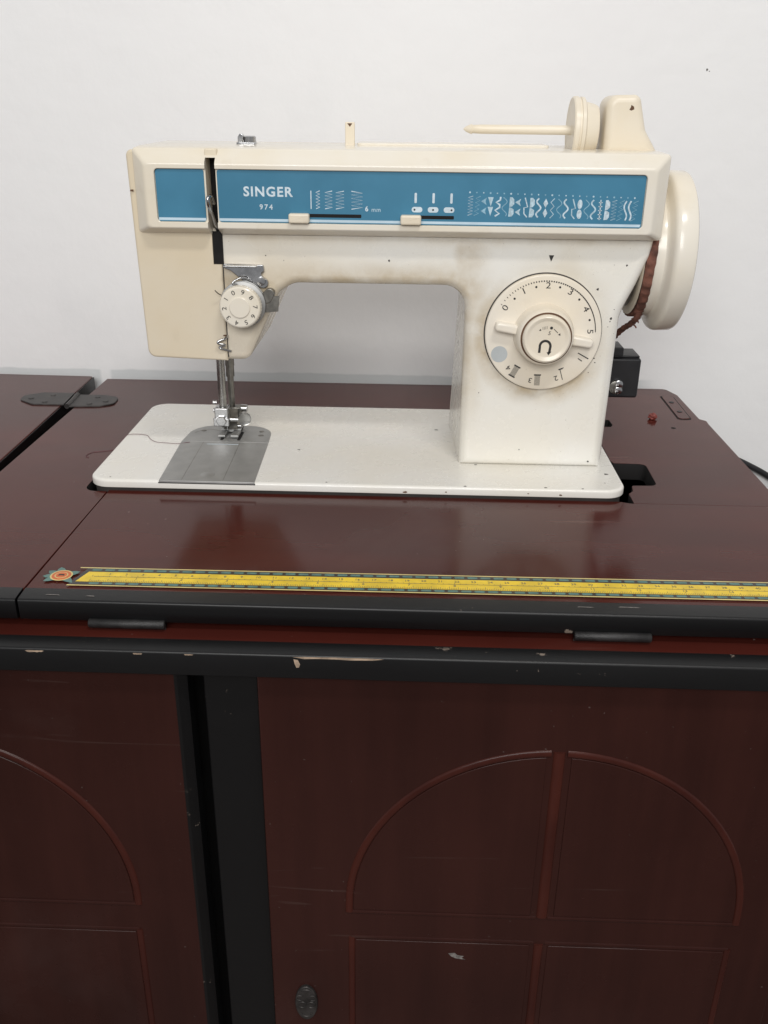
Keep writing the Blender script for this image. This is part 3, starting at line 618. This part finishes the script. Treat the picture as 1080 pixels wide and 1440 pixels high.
def loc(a, b, rot, pts): c, s = math.cos(rot), math.sin(rot); return [(DX + a + c * x - s * y, DZ + b + s * x + c * y) for x, y in pts]
for (a, b, r) in ((-17.6, -26.4, math.radians(-28)), (-1.6, -32.5, 0.0)):
    for k in range(-3, 4):
        ribbon_bm(bm, loc(a, b, r, [(k * .55, -3.6), (k * .55, 3.6)]), 0.22, HY)
    ribbon_bm(bm, loc(a, b, r, [(-2.4, 3.8), (2.4, 3.8)]), 0.9, HY)
    if a < -10: ribbon_bm(bm, loc(a, b, r, [(-2.4, -3.8), (2.4, -3.8)]), 0.9, HY)
ribbon_bm(bm, loc(14.8, -27.8, math.radians(18), [(-.3, -4), (-.3, 4), (2.4, 4)]), 0.5, HY); ribbon_bm(bm, loc(14.8, -27.8, math.radians(18), [(-1.3, 3.7), (1.6, 3.7)]), 0.8, HY)
ribbon_bm(bm, loc(28.3, -14.8, math.radians(62), [(0, -4.2), (0, 4.2)]), 0.7, HY)
flush_print('dial_numbers', bm, 'ink', dial)
bm = bmesh.new(); flat_bm(bm, circ(DX - 28.8, DZ - 14.7, 5.6, 32), HY); flush_print('grey_dot', bm, 'greydot', dial)
bm = bmesh.new(); CY = -65.85
u = [(-4.2, -9.0)] + [(-0.6 + 3.5 * math.cos(math.radians(a)), -4.6 + 3.6 * math.sin(math.radians(a))) for a in range(190, -11, -12)] + [(2.4, -8.8)]
ribbon_bm(bm, [(DX + a, DZ + b) for a, b in u], 1.6, CY)
flat_bm(bm, [(DX + .7, DZ - 8.6), (DX + 3.9, DZ - 8.0), (DX + 2.0, DZ - 10.6)], CY)
flat_bm(bm, circ(DX + 2.6, DZ + 7.6, 1.0, 14), CY)
flat_bm(bm, [(DX - 5.4, DZ + 5.6), (DX - 3.9, DZ + 5.7), (DX - 4.5, DZ + 7.0)], CY); flat_bm(bm, [(DX + 7.2, DZ + 3.2), (DX + 8.8, DZ + 2.6), (DX + 8.6, DZ + 4.3)], CY)
text_bm(bm, "5", 3.6, DX + 1.6, DZ + 4.0, CY, -.25, 'y', 0.0, 1.1)
for k in range(4): ribbon_bm(bm, [(DX - 2.9 + k * .9, DZ + 6.2 + .22 * k), (DX - 3.1 + k * .9, DZ + 8.2 + .22 * k)], .22, CY)
ribbon_bm(bm, [(DX + 4.2, DZ + 7.0), (DX + 7.0, DZ + 4.4)], .4, CY)
flush_print('button_print', bm, 'ink', cap)
bm = bmesh.new(); flat_bm(bm, [(125.0, 156.2), (128.4, 156.2), (126.7, 152.0)], -45.02); flush_print('dial_pointer', bm, 'ink', cast)
# chips in the enamel
for x, z, r in ((159.2, 134.6, .9), (170.2, 115.4, .9), (169.6, 113.4, .6), (171.5, 121.5, .35), (161.6, 88, .5), (162.5, 85, .5), (158.6, 78, .35), (165.0, 12.5, .7), (115, 20.5, .5), (84, 62, .4), (20, 151, .7), (176.5, 150.5, .7), (-62, 153, .45), (-50, 150, .3), (168.6, 109.8, .35), (168.3, 150.6, .3)):
    bm = bmesh.new(); pl = [(x + r * random.uniform(.6, 1.2) * math.cos(a), z + r * random.uniform(.6, 1.2) * math.sin(a)) for a in [2 * math.pi * k / 9 for k in range(9)]]; flat_bm(bm, pl, -45.02); flush_print('paint_chip', bm, 'chip', cast)
for x, y, r in ((-46.5, -21, .9), (176, -58, 1.3), (175.8, -58.3, 1.0), (58, 32, 1.2), (-170, -84, .5), (130, -86, .9), (-20, -85, .6), (155, -86.4, .7), (75, -86.5, .8), (172, -75, .5), (84.5, -44.8, .9)):
    bm = bmesh.new(); pl = [(x + 1.4 * r * random.uniform(.6, 1.2) * math.cos(a), y + r * random.uniform(.6, 1.2) * math.sin(a)) for a in [2 * math.pi * k / 9 for k in range(9)]]; flat_bm(bm, pl, 8.0, 'z'); flush_print('paint_chip', bm, 'chip', bed, 'z')
for x, z, r in ((34, 3.6, .9), (62, 4.4, .5), (140, 4.0, .7), (118, 4.6, .4)):
    bm = bmesh.new(); pl = [(x + 1.7 * r * random.uniform(.6, 1.2) * math.cos(a), z + r * random.uniform(.6, 1.2) * math.sin(a)) for a in [2 * math.pi * k / 9 for k in range(9)]]; flat_bm(bm, pl, -89.02); flush_print('rust_spot', bm, 'rust', bed)
# ---- thread tension knob and guides on the head
TX, TZ = -78.2, 121.3
tens = lathe('tension_knob', [(-9.5, 13.9), (-13.4, 13.9), (-14.6, 13.4), (-15.2, 12.6), (-15.4, 7.0), (-15.9, 6.9), (-16.3, 6.4), (-16.4, 0)], (TX, -45, TZ), 'y', 'cream', sm, 56, 28)
lathe('tension_disc', [(0, 6), (-3, 6), (-3.4, 15.2), (-4.4, 15.4), (-4.9, 14.2), (-5.6, 14.2), (-6.2, 15.4), (-7.2, 15.2), (-8.0, 12.5), (-9.8, 12.5)], (TX + .6, -45, TZ + .4), 'y', 'steel', tens, 48, 25)
bm = bmesh.new()
for k in range(10):
    q = math.radians(112 - 36 * k); text_bm(bm, str((10 - k) % 10), 4.3, TX + 10.2 * math.cos(q), TZ + 10.2 * math.sin(q), -60.43, q - math.pi / 2, 'y', 0.0, 1.15)
flush_print('tension_numbers', bm, 'ink', tens)
bm = bmesh.new()
for k in range(44):
    q = 2 * math.pi * k / 44; c, s = math.cos(q), math.sin(q); tube_bm(bm, [(TX + 13.9 * c, -54.8, TZ + 13.9 * s), (TX + 13.9 * c, -58.2, TZ + 13.9 * s)], .28, 5)
finish('knurling', bm, 'cream', tens)
tg = slab('thread_guide_plate', rpoly([(-86, 143.5, 1), (-74.5, 134.5, 2), (-62, 131.5, 4), (-60.0, 136.5, 3), (-66, 141.0, 2), (-63.0, 143.2, 1), (-63.5, 147.2, 1), (-90, 147.6, .5), (-90, 144.8, .5)], 4), -45.1, -47.6, 'chrome', sm, 0, .4)
box('guide_lip', -89, -67, -54, -47.4, 146.2, 147.3, 'chrome', tg, 0.3)
lathe('screw', [(0, 3.0), (-1.6, 2.8), (-2.0, 0.1)], (-65.2, -47.6, 136.6), 'y', 'chrome', tg, 20)
tube('check_spring', smoothpath([(-71, -47, 135.4), (-76, -50.5, 139.0), (-81, -53, 138.2), (-83.5, -54, 135.8), (-80, -55, 135.4)], 6), .65, 'chrome', tg, 8)
slab('spring_bracket', rpoly([(-68, 126, 2), (-60, 133, 3), (-55.5, 130, 3), (-58.8, 123.5, 1), (-64, 121, 1)], 4), -45.1, -50.5, 'steeldark', tg, 0, .5)
bm = bmesh.new(); slab_bm(bm, [(-63.0, 116.3), (-54.2, 117.2), (-53.0, 127.6), (-61.8, 127.0)], -49.2, -50.2, 0, 0); finish('thread_cutter', bm, 'steeldark', tg)
tube('thread_guide_hook', smoothpath([(-90.6, -45.2, 99), (-91.5, -49, 97.8), (-95.6, -50.6, 96.4), (-96, -51, 94.8), (-91.6, -50, 93.6), (-95.6, -49.2, 91.8), (-94, -49, 90.6), (-88.6, -46, 88.4)], 6), .85, 'chrome', face, 8)
tube('check_wire', smoothpath([(-91.2, -46, 126), (-93.4, -52, 128.6), (-95.4, -54, 131.2)], 5), .35, 'steeldark', tens, 6)
# rust marks and dirt along the face seam
for x, z, L in ((-91.6, 99.5, 1.8), (-146.0, 193, 1.2)):
    bm = bmesh.new(); flat_bm(bm, [(x - 1.6, z - .4), (x + .6, z - .7), (x + .8, z + .6), (x - 1.2, z + .5)], -48.6 if x < -140 else -47.25); flush_print('rust_spot', bm, 'rust', face)
# ---- needle bar group
nb = lathe('needle_bar', [(22, 3.1), (84, 3.1)], (-109.0, 12, 0), 'z', 'bar', sm, 28)
pb = lathe('presser_bar', [(14, 2.5), (50, 2.5), (50.2, 3.3), (58.5, 3.3), (58.8, 3.6), (84, 3.6)], (-105.2, 28, 0), 'z', 'steeldark', sm, 28)
clamp = box('needle_clamp', -115.0, -104.4, 6.2, 17.5, 17.6, 30.4, 'chrome', nb, 0.9)
lathe('clamp_boss', [(0, 4.2), (-2.2, 4.2), (-2.8, 3.6), (-2.8, 0)], (-109.4, 6.4, 20.5), 'y', 'chrome', clamp, 6, 20)
box('clamp_plate', -115.8, -103.6, 4.6, 7.2, 16.2, 22.8, 'chrome', clamp, 0.7)
lathe('clamp_screw', [(0, 2.0), (8, 1.8)], (-104.6, 10, 20.6), 'x', 'chrome', clamp, 16)
bm = bmesh.new(); lathe_bm(bm, [(-1.3, 4.4), (-1.6, 5.0), (1.6, 5.0), (1.9, 4.4)], (0, 0, 0), 'y', 28)
bmesh.ops.rotate(bm, cent=(0, 0, 0), matrix=Matrix.Rotation(math.radians(14), 3, 'Z'), verts=bm.verts); bmesh.ops.translate(bm, vec=(-92.4, 10, 21.2), verts=bm.verts)
finish('thumb_screw', bm, 'bar', clamp)
for z in (33.5, 27.0): lathe('guide_stud', [(0, 1.5), (-3.0, 1.7), (-3.4, 1.2)], (-113.4, 12, z), 'x', 'chrome', clamp, 12)
lathe('needle', [(8.8, 0.15), (11, 0.45), (20, 0.5)], (-106.0, 9.5, 0), 'z', 'chrome', nb, 10)
foot = box('presser_foot', -109.5, -97.5, 22, 31, 13.5, 26.5, 'steeldark', pb, 0.8)
bm = bmesh.new()
for x0, x1 in ((-111.5, -106.2), (-101.8, -96.0)): slab_bm(bm, [(x0, -1), (x1, -1), (x1, 24), (x0, 24)], 9.6, 11.2, 0, .5, 'z')
slab_bm(bm, [(-111.5, 12), (-96, 12), (-96, 24), (-111.5, 24)], 9.7, 12.2, 0, .5, 'z')
finish('foot_sole', bm, 'steel', foot)
bm = bmesh.new(); loft(bm, [[(-109, 10, 12.2), (-98.5, 10, 12.2), (-98.5, 22, 12.2), (-109, 22, 12.2)], [(-108, 21, 25.5), (-99.5, 21, 25.5), (-99.5, 27, 25.5), (-108, 27, 25.5)]]); finish('foot_ankle', bm, 'steeldark', foot, smooth=False)
tube('ankle_pin', [(-111.4, 14, 14.0), (-96.0, 14, 14.0)], 1.2, 'chrome', foot, 10)
lathe('foot_screw', [(0, 3.0), (4.5, 3.0), (5, 2.4)], (-97.6, 27, 24.5), 'x', 'chrome', foot, 16)
# ---- on top of the arm
box('spool_post', -11.8, -5.4, -1.6, 1.6, 219, 234.6, 'creamdark', sm, .6)
bm = bmesh.new(); flat_bm(bm, [(-10.4, 233.8), (-6.9, 233.8), (-8.6, 231.6)], -1.62); flush_print('post_notch', bm, 'rust', bpy.data.objects['spool_post'])
gs = slab('top_thread_guide', rpoly([(-85.4, -4, 1), (-72.4, -4, 1), (-72.4, 5, 1), (-85.4, 5, 1)], 3), 219.6, 221.2, 'chrome', sm, 0, .4, 'z')
lathe('screw', [(0, 4.2), (3.6, 4.2), (4.2, 3.4), (4.2, .1)], (-76.8, 1, 221.0), 'z', 'chrome', gs, 20)
bm = bmesh.new(); slab_bm(bm, rpoly([(-84.6, 221, 0), (-81.4, 221, 0), (-80.4, 225.4, 1), (-82.6, 227.2, 1), (-84.4, 224.6, .6)], 4), -3, 1.5, .3, .3); finish('bent_tab', bm, 'chrome', gs)
lid = slab('top_lid', rpoly([(-4, 2, 3), (126, 2, 3), (126, 40, 3), (-4, 40, 3)], 4), 220.0, 221.6, 'cream', sm, 0, .6, 'z')
pin = lathe('spool_pin', [(0, 0.4), (1.5, 1.6), (4, 2.7), (5.5, 3.1), (6.2, 2.6), (12, 2.9), (74, 3.0)], (67.6, 0, 231.2), 'x', 'creamdark', sm, 24, 40)
disc = lathe('winder_disc', [(0, 4.0), (0.2, 17.6), (-0.3, 19.4), (0.6, 20.2), (3.2, 20.3), (3.6, 19.3), (4.6, 19.3), (5.0, 20.0), (7.2, 19.8), (7.8, 18.8), (8.4, 17.2), (14.0, 15.8), (16.6, 14.6), (17.4, 12), (17.4, 3)], (138.8, 0, 231.8), 'x', 'creamdark', sm, 64, 25)
br = slab('winder_bracket', rpoly([(159.5, 217, 0), (159.0, 252.6, 7), (180.2, 253.2, 5), (186.0, 232, 8), (196.5, 216.6, 0)], 7), -14.5, 17, 'creamdark', sm, 4.5, 4.5, 'y', 5, 40)
bm = bmesh.new(); flat_bm(bm, [(173.4, 244.2), (174.8, 243.6), (176.6, 244.4), (176.2, 246.0), (174.4, 247.0), (174.2, 245.4)], -14.52); flush_print('rust_spot', bm, 'rust', br)
# ---- hand wheel
wh = lathe('hand_wheel', [(0, 12), (0, 41.5), (0.6, 43.0), (1.6, 43.6), (6.4, 44.0), (7.2, 44.6), (8.2, 46.5), (9.6, 50.6), (10.8, 52.8), (12.2, 53.7), (13.4, 53.95), (22.6, 53.75), (24.0, 53.0), (24.8, 51.6), (25.0, 40), (21, 36), (21, 0)], (195.6, 2, 153.2), 'x', 'cream', sm, 96, 30)
lathe('pulley', [(-7.0, 14), (-7.0, 41.5), (-6.2, 43.0), (-5.4, 40.2), (0.4, 40.2)], (195.6, 2, 153.2), 'x', 'creamdark', wh, 72)
lathe('shaft_collar', [(-26, 34), (-9.6, 36), (-8.4, 37.5), (-8.4, 10)], (195.6, 2, 153.2), 'x', 'steeldark', sm, 48)
# ---- black plug socket behind the pillar
bx = box('socket_box', 188, 214.6, 34, 62, 37.0, 68.6, 'blackplastic', sm, 1.8)
box('box_lid', 193, 213.4, 35.5, 60.5, 68.4, 70.4, 'blackplastic', bx, 1.0)
lathe('terminal_screw', [(0, 5.2), (-2.8, 5.2), (-3.2, 4.0), (-3.2, 0.1)], (196.5, 34.2, 46.0), 'y', 'steeldark', bx, 20)
for z in (44, 49): lathe('screw_ring', [(0, 3.2), (-3.5, 3.0), (-3.8, 2.4)], (198.6, 34.0, z), 'y', 'chrome', bx, 16)
box('socket_bracket', 176, 200, 34, 56, 70, 77, 'blackplastic', sm, 0.8)

# ------------------------------------------------------------------ loose things
# red cloth drive belt wound on the pulley, its tail hanging behind the pillar
bm = bmesh.new(); n = 150; rings = []
for k in range(n):
    q = 2 * math.pi * k / n; rr_ = 42.6 + 0.55 * math.sin(q * 38) + 0.3 * math.sin(q * 11); c, s = math.cos(q), math.sin(q); j = 0.5 * math.sin(q * 5)
    rings.append([(x + j, 2 + (rr_ + d) * c, 153.2 + (rr_ + d) * s) for x, d in ((190.2, -1.6), (190.2, 1.0), (191.8, 1.9), (194.6, 1.9), (196.4, 1.0), (196.4, -1.6))])
vs = [[bm.verts.new(p) for p in r] for r in rings]
for k in range(n):
    for j in range(6): bm.faces.new((vs[k][j], vs[k][(j + 1) % 6], vs[(k + 1) % n][(j + 1) % 6], vs[(k + 1) % n][j]))
belt_root = empty('drive_belt', 'frayed red cloth drive belt wound round the hand wheel pulley', 'belt', loc=(0.1934, 0.002, 0.11))
BO = Vector((0.1934, 0.002, 0.11))
o = finish('belt_loop', bm, 'belt', belt_root, ang=60); o.location = -BO
bm = bmesh.new(); path = smoothpath([(194.6, -22.4, 117.4), (194.2, -18, 111.5), (192.8, -10, 105.5), (190.0, 0, 99.5), (187.6, 12, 92), (186, 24, 82), (184, 40, 60), (183, 48, 8)], 8)
rings = []
for i, p in enumerate(path):
    t = (path[min(i + 1, len(path) - 1)] - path[max(i - 1, 0)]).normalized(); sx = Vector((1, 0, 0)); nn = t.cross(sx).normalized(); wv = 2.1 + 0.4 * math.sin(i * 1.7); tv = 1.5 + 0.3 * math.sin(i * 2.3)
    rings.append([tuple(p + sx * a * wv + nn * b * tv) for a, b in ((-1, -.7), (-1, .7), (-.5, 1), (.5, 1), (1, .7), (1, -.7), (.5, -1), (-.5, -1))])
loft(bm, rings); o = finish('belt_tail', bm, 'belt', belt_root, ang=60); o.location = -BO
bm = bmesh.new()
for k in range(2):
    a = Vector(path[random.randint(6, 24)]) + Vector((random.uniform(0, 1.6), 0, 0)); d = Vector((random.uniform(.2, 1.6), random.uniform(-.8, .4), random.uniform(-1.6, .1)))
    tube_bm(bm, smoothpath([a, a + d * 1.4, a + d * 2.2 + Vector((random.uniform(-.8, .8), 0, -1.0))], 4), [.55] * 8 + [.3], 5)
o = finish('frayed_ends', bm, 'belt', belt_root, ang=60); o.location = -BO
# loose thread lying across the bed and off onto the table
th = tube('loose_thread', smoothpath([(-131, -12, 8.9), (-140, -14.5, 8.4), (-150, -13, 8.3), (-158, -11, 8.3), (-164, -4, 8.3), (-168, 3, 8.3), (-176, 5.5, 8.3), (-184, 3, 8.1), (-187.4, -2, 4), (-190, -8, .5), (-196, -12, .3), (-206, -16, .3), (-208, -24, .3), (-205, -27, .3)], 8), 0.17, 'thread', None, 6)
th['label'] = 'thin dull red thread curling across the left of the white bed'; th['category'] = 'thread'
# crumb of red wax on the table
bm = bmesh.new(); bmesh.ops.create_icosphere(bm, subdivisions=3, radius=3.4)
for v in bm.verts:
    c = v.co.copy(); v.co *= 1 + .22 * math.sin(c.x * 1.9 + 1) * math.cos(c.y * 1.5) + .15 * math.sin(c.z * 2.3 + c.x); v.co.z *= .8
    v.co += Vector((246.4, 97, 2.4))
wx = finish('red_crumb', bm, 'redwax'); wx['label'] = 'small red crumb on the table top near the catch plate'; wx['category'] = 'crumb'
# black power cord hanging between the table and the wall
cord = tube('power_cord', smoothpath([(205, 150, -60), (262, 176, -44), (322, 190, -58), (352, 196, -68), (377, 198.5, -79), (402, 199, -92.5), (440, 199, -118), (470, 198, -170), (476, 198, -260)], 10), 3.1, 'blackplastic', None, 12)
cord['label'] = 'black power cord running down the wall beyond the table edge'; cord['category'] = 'cord'
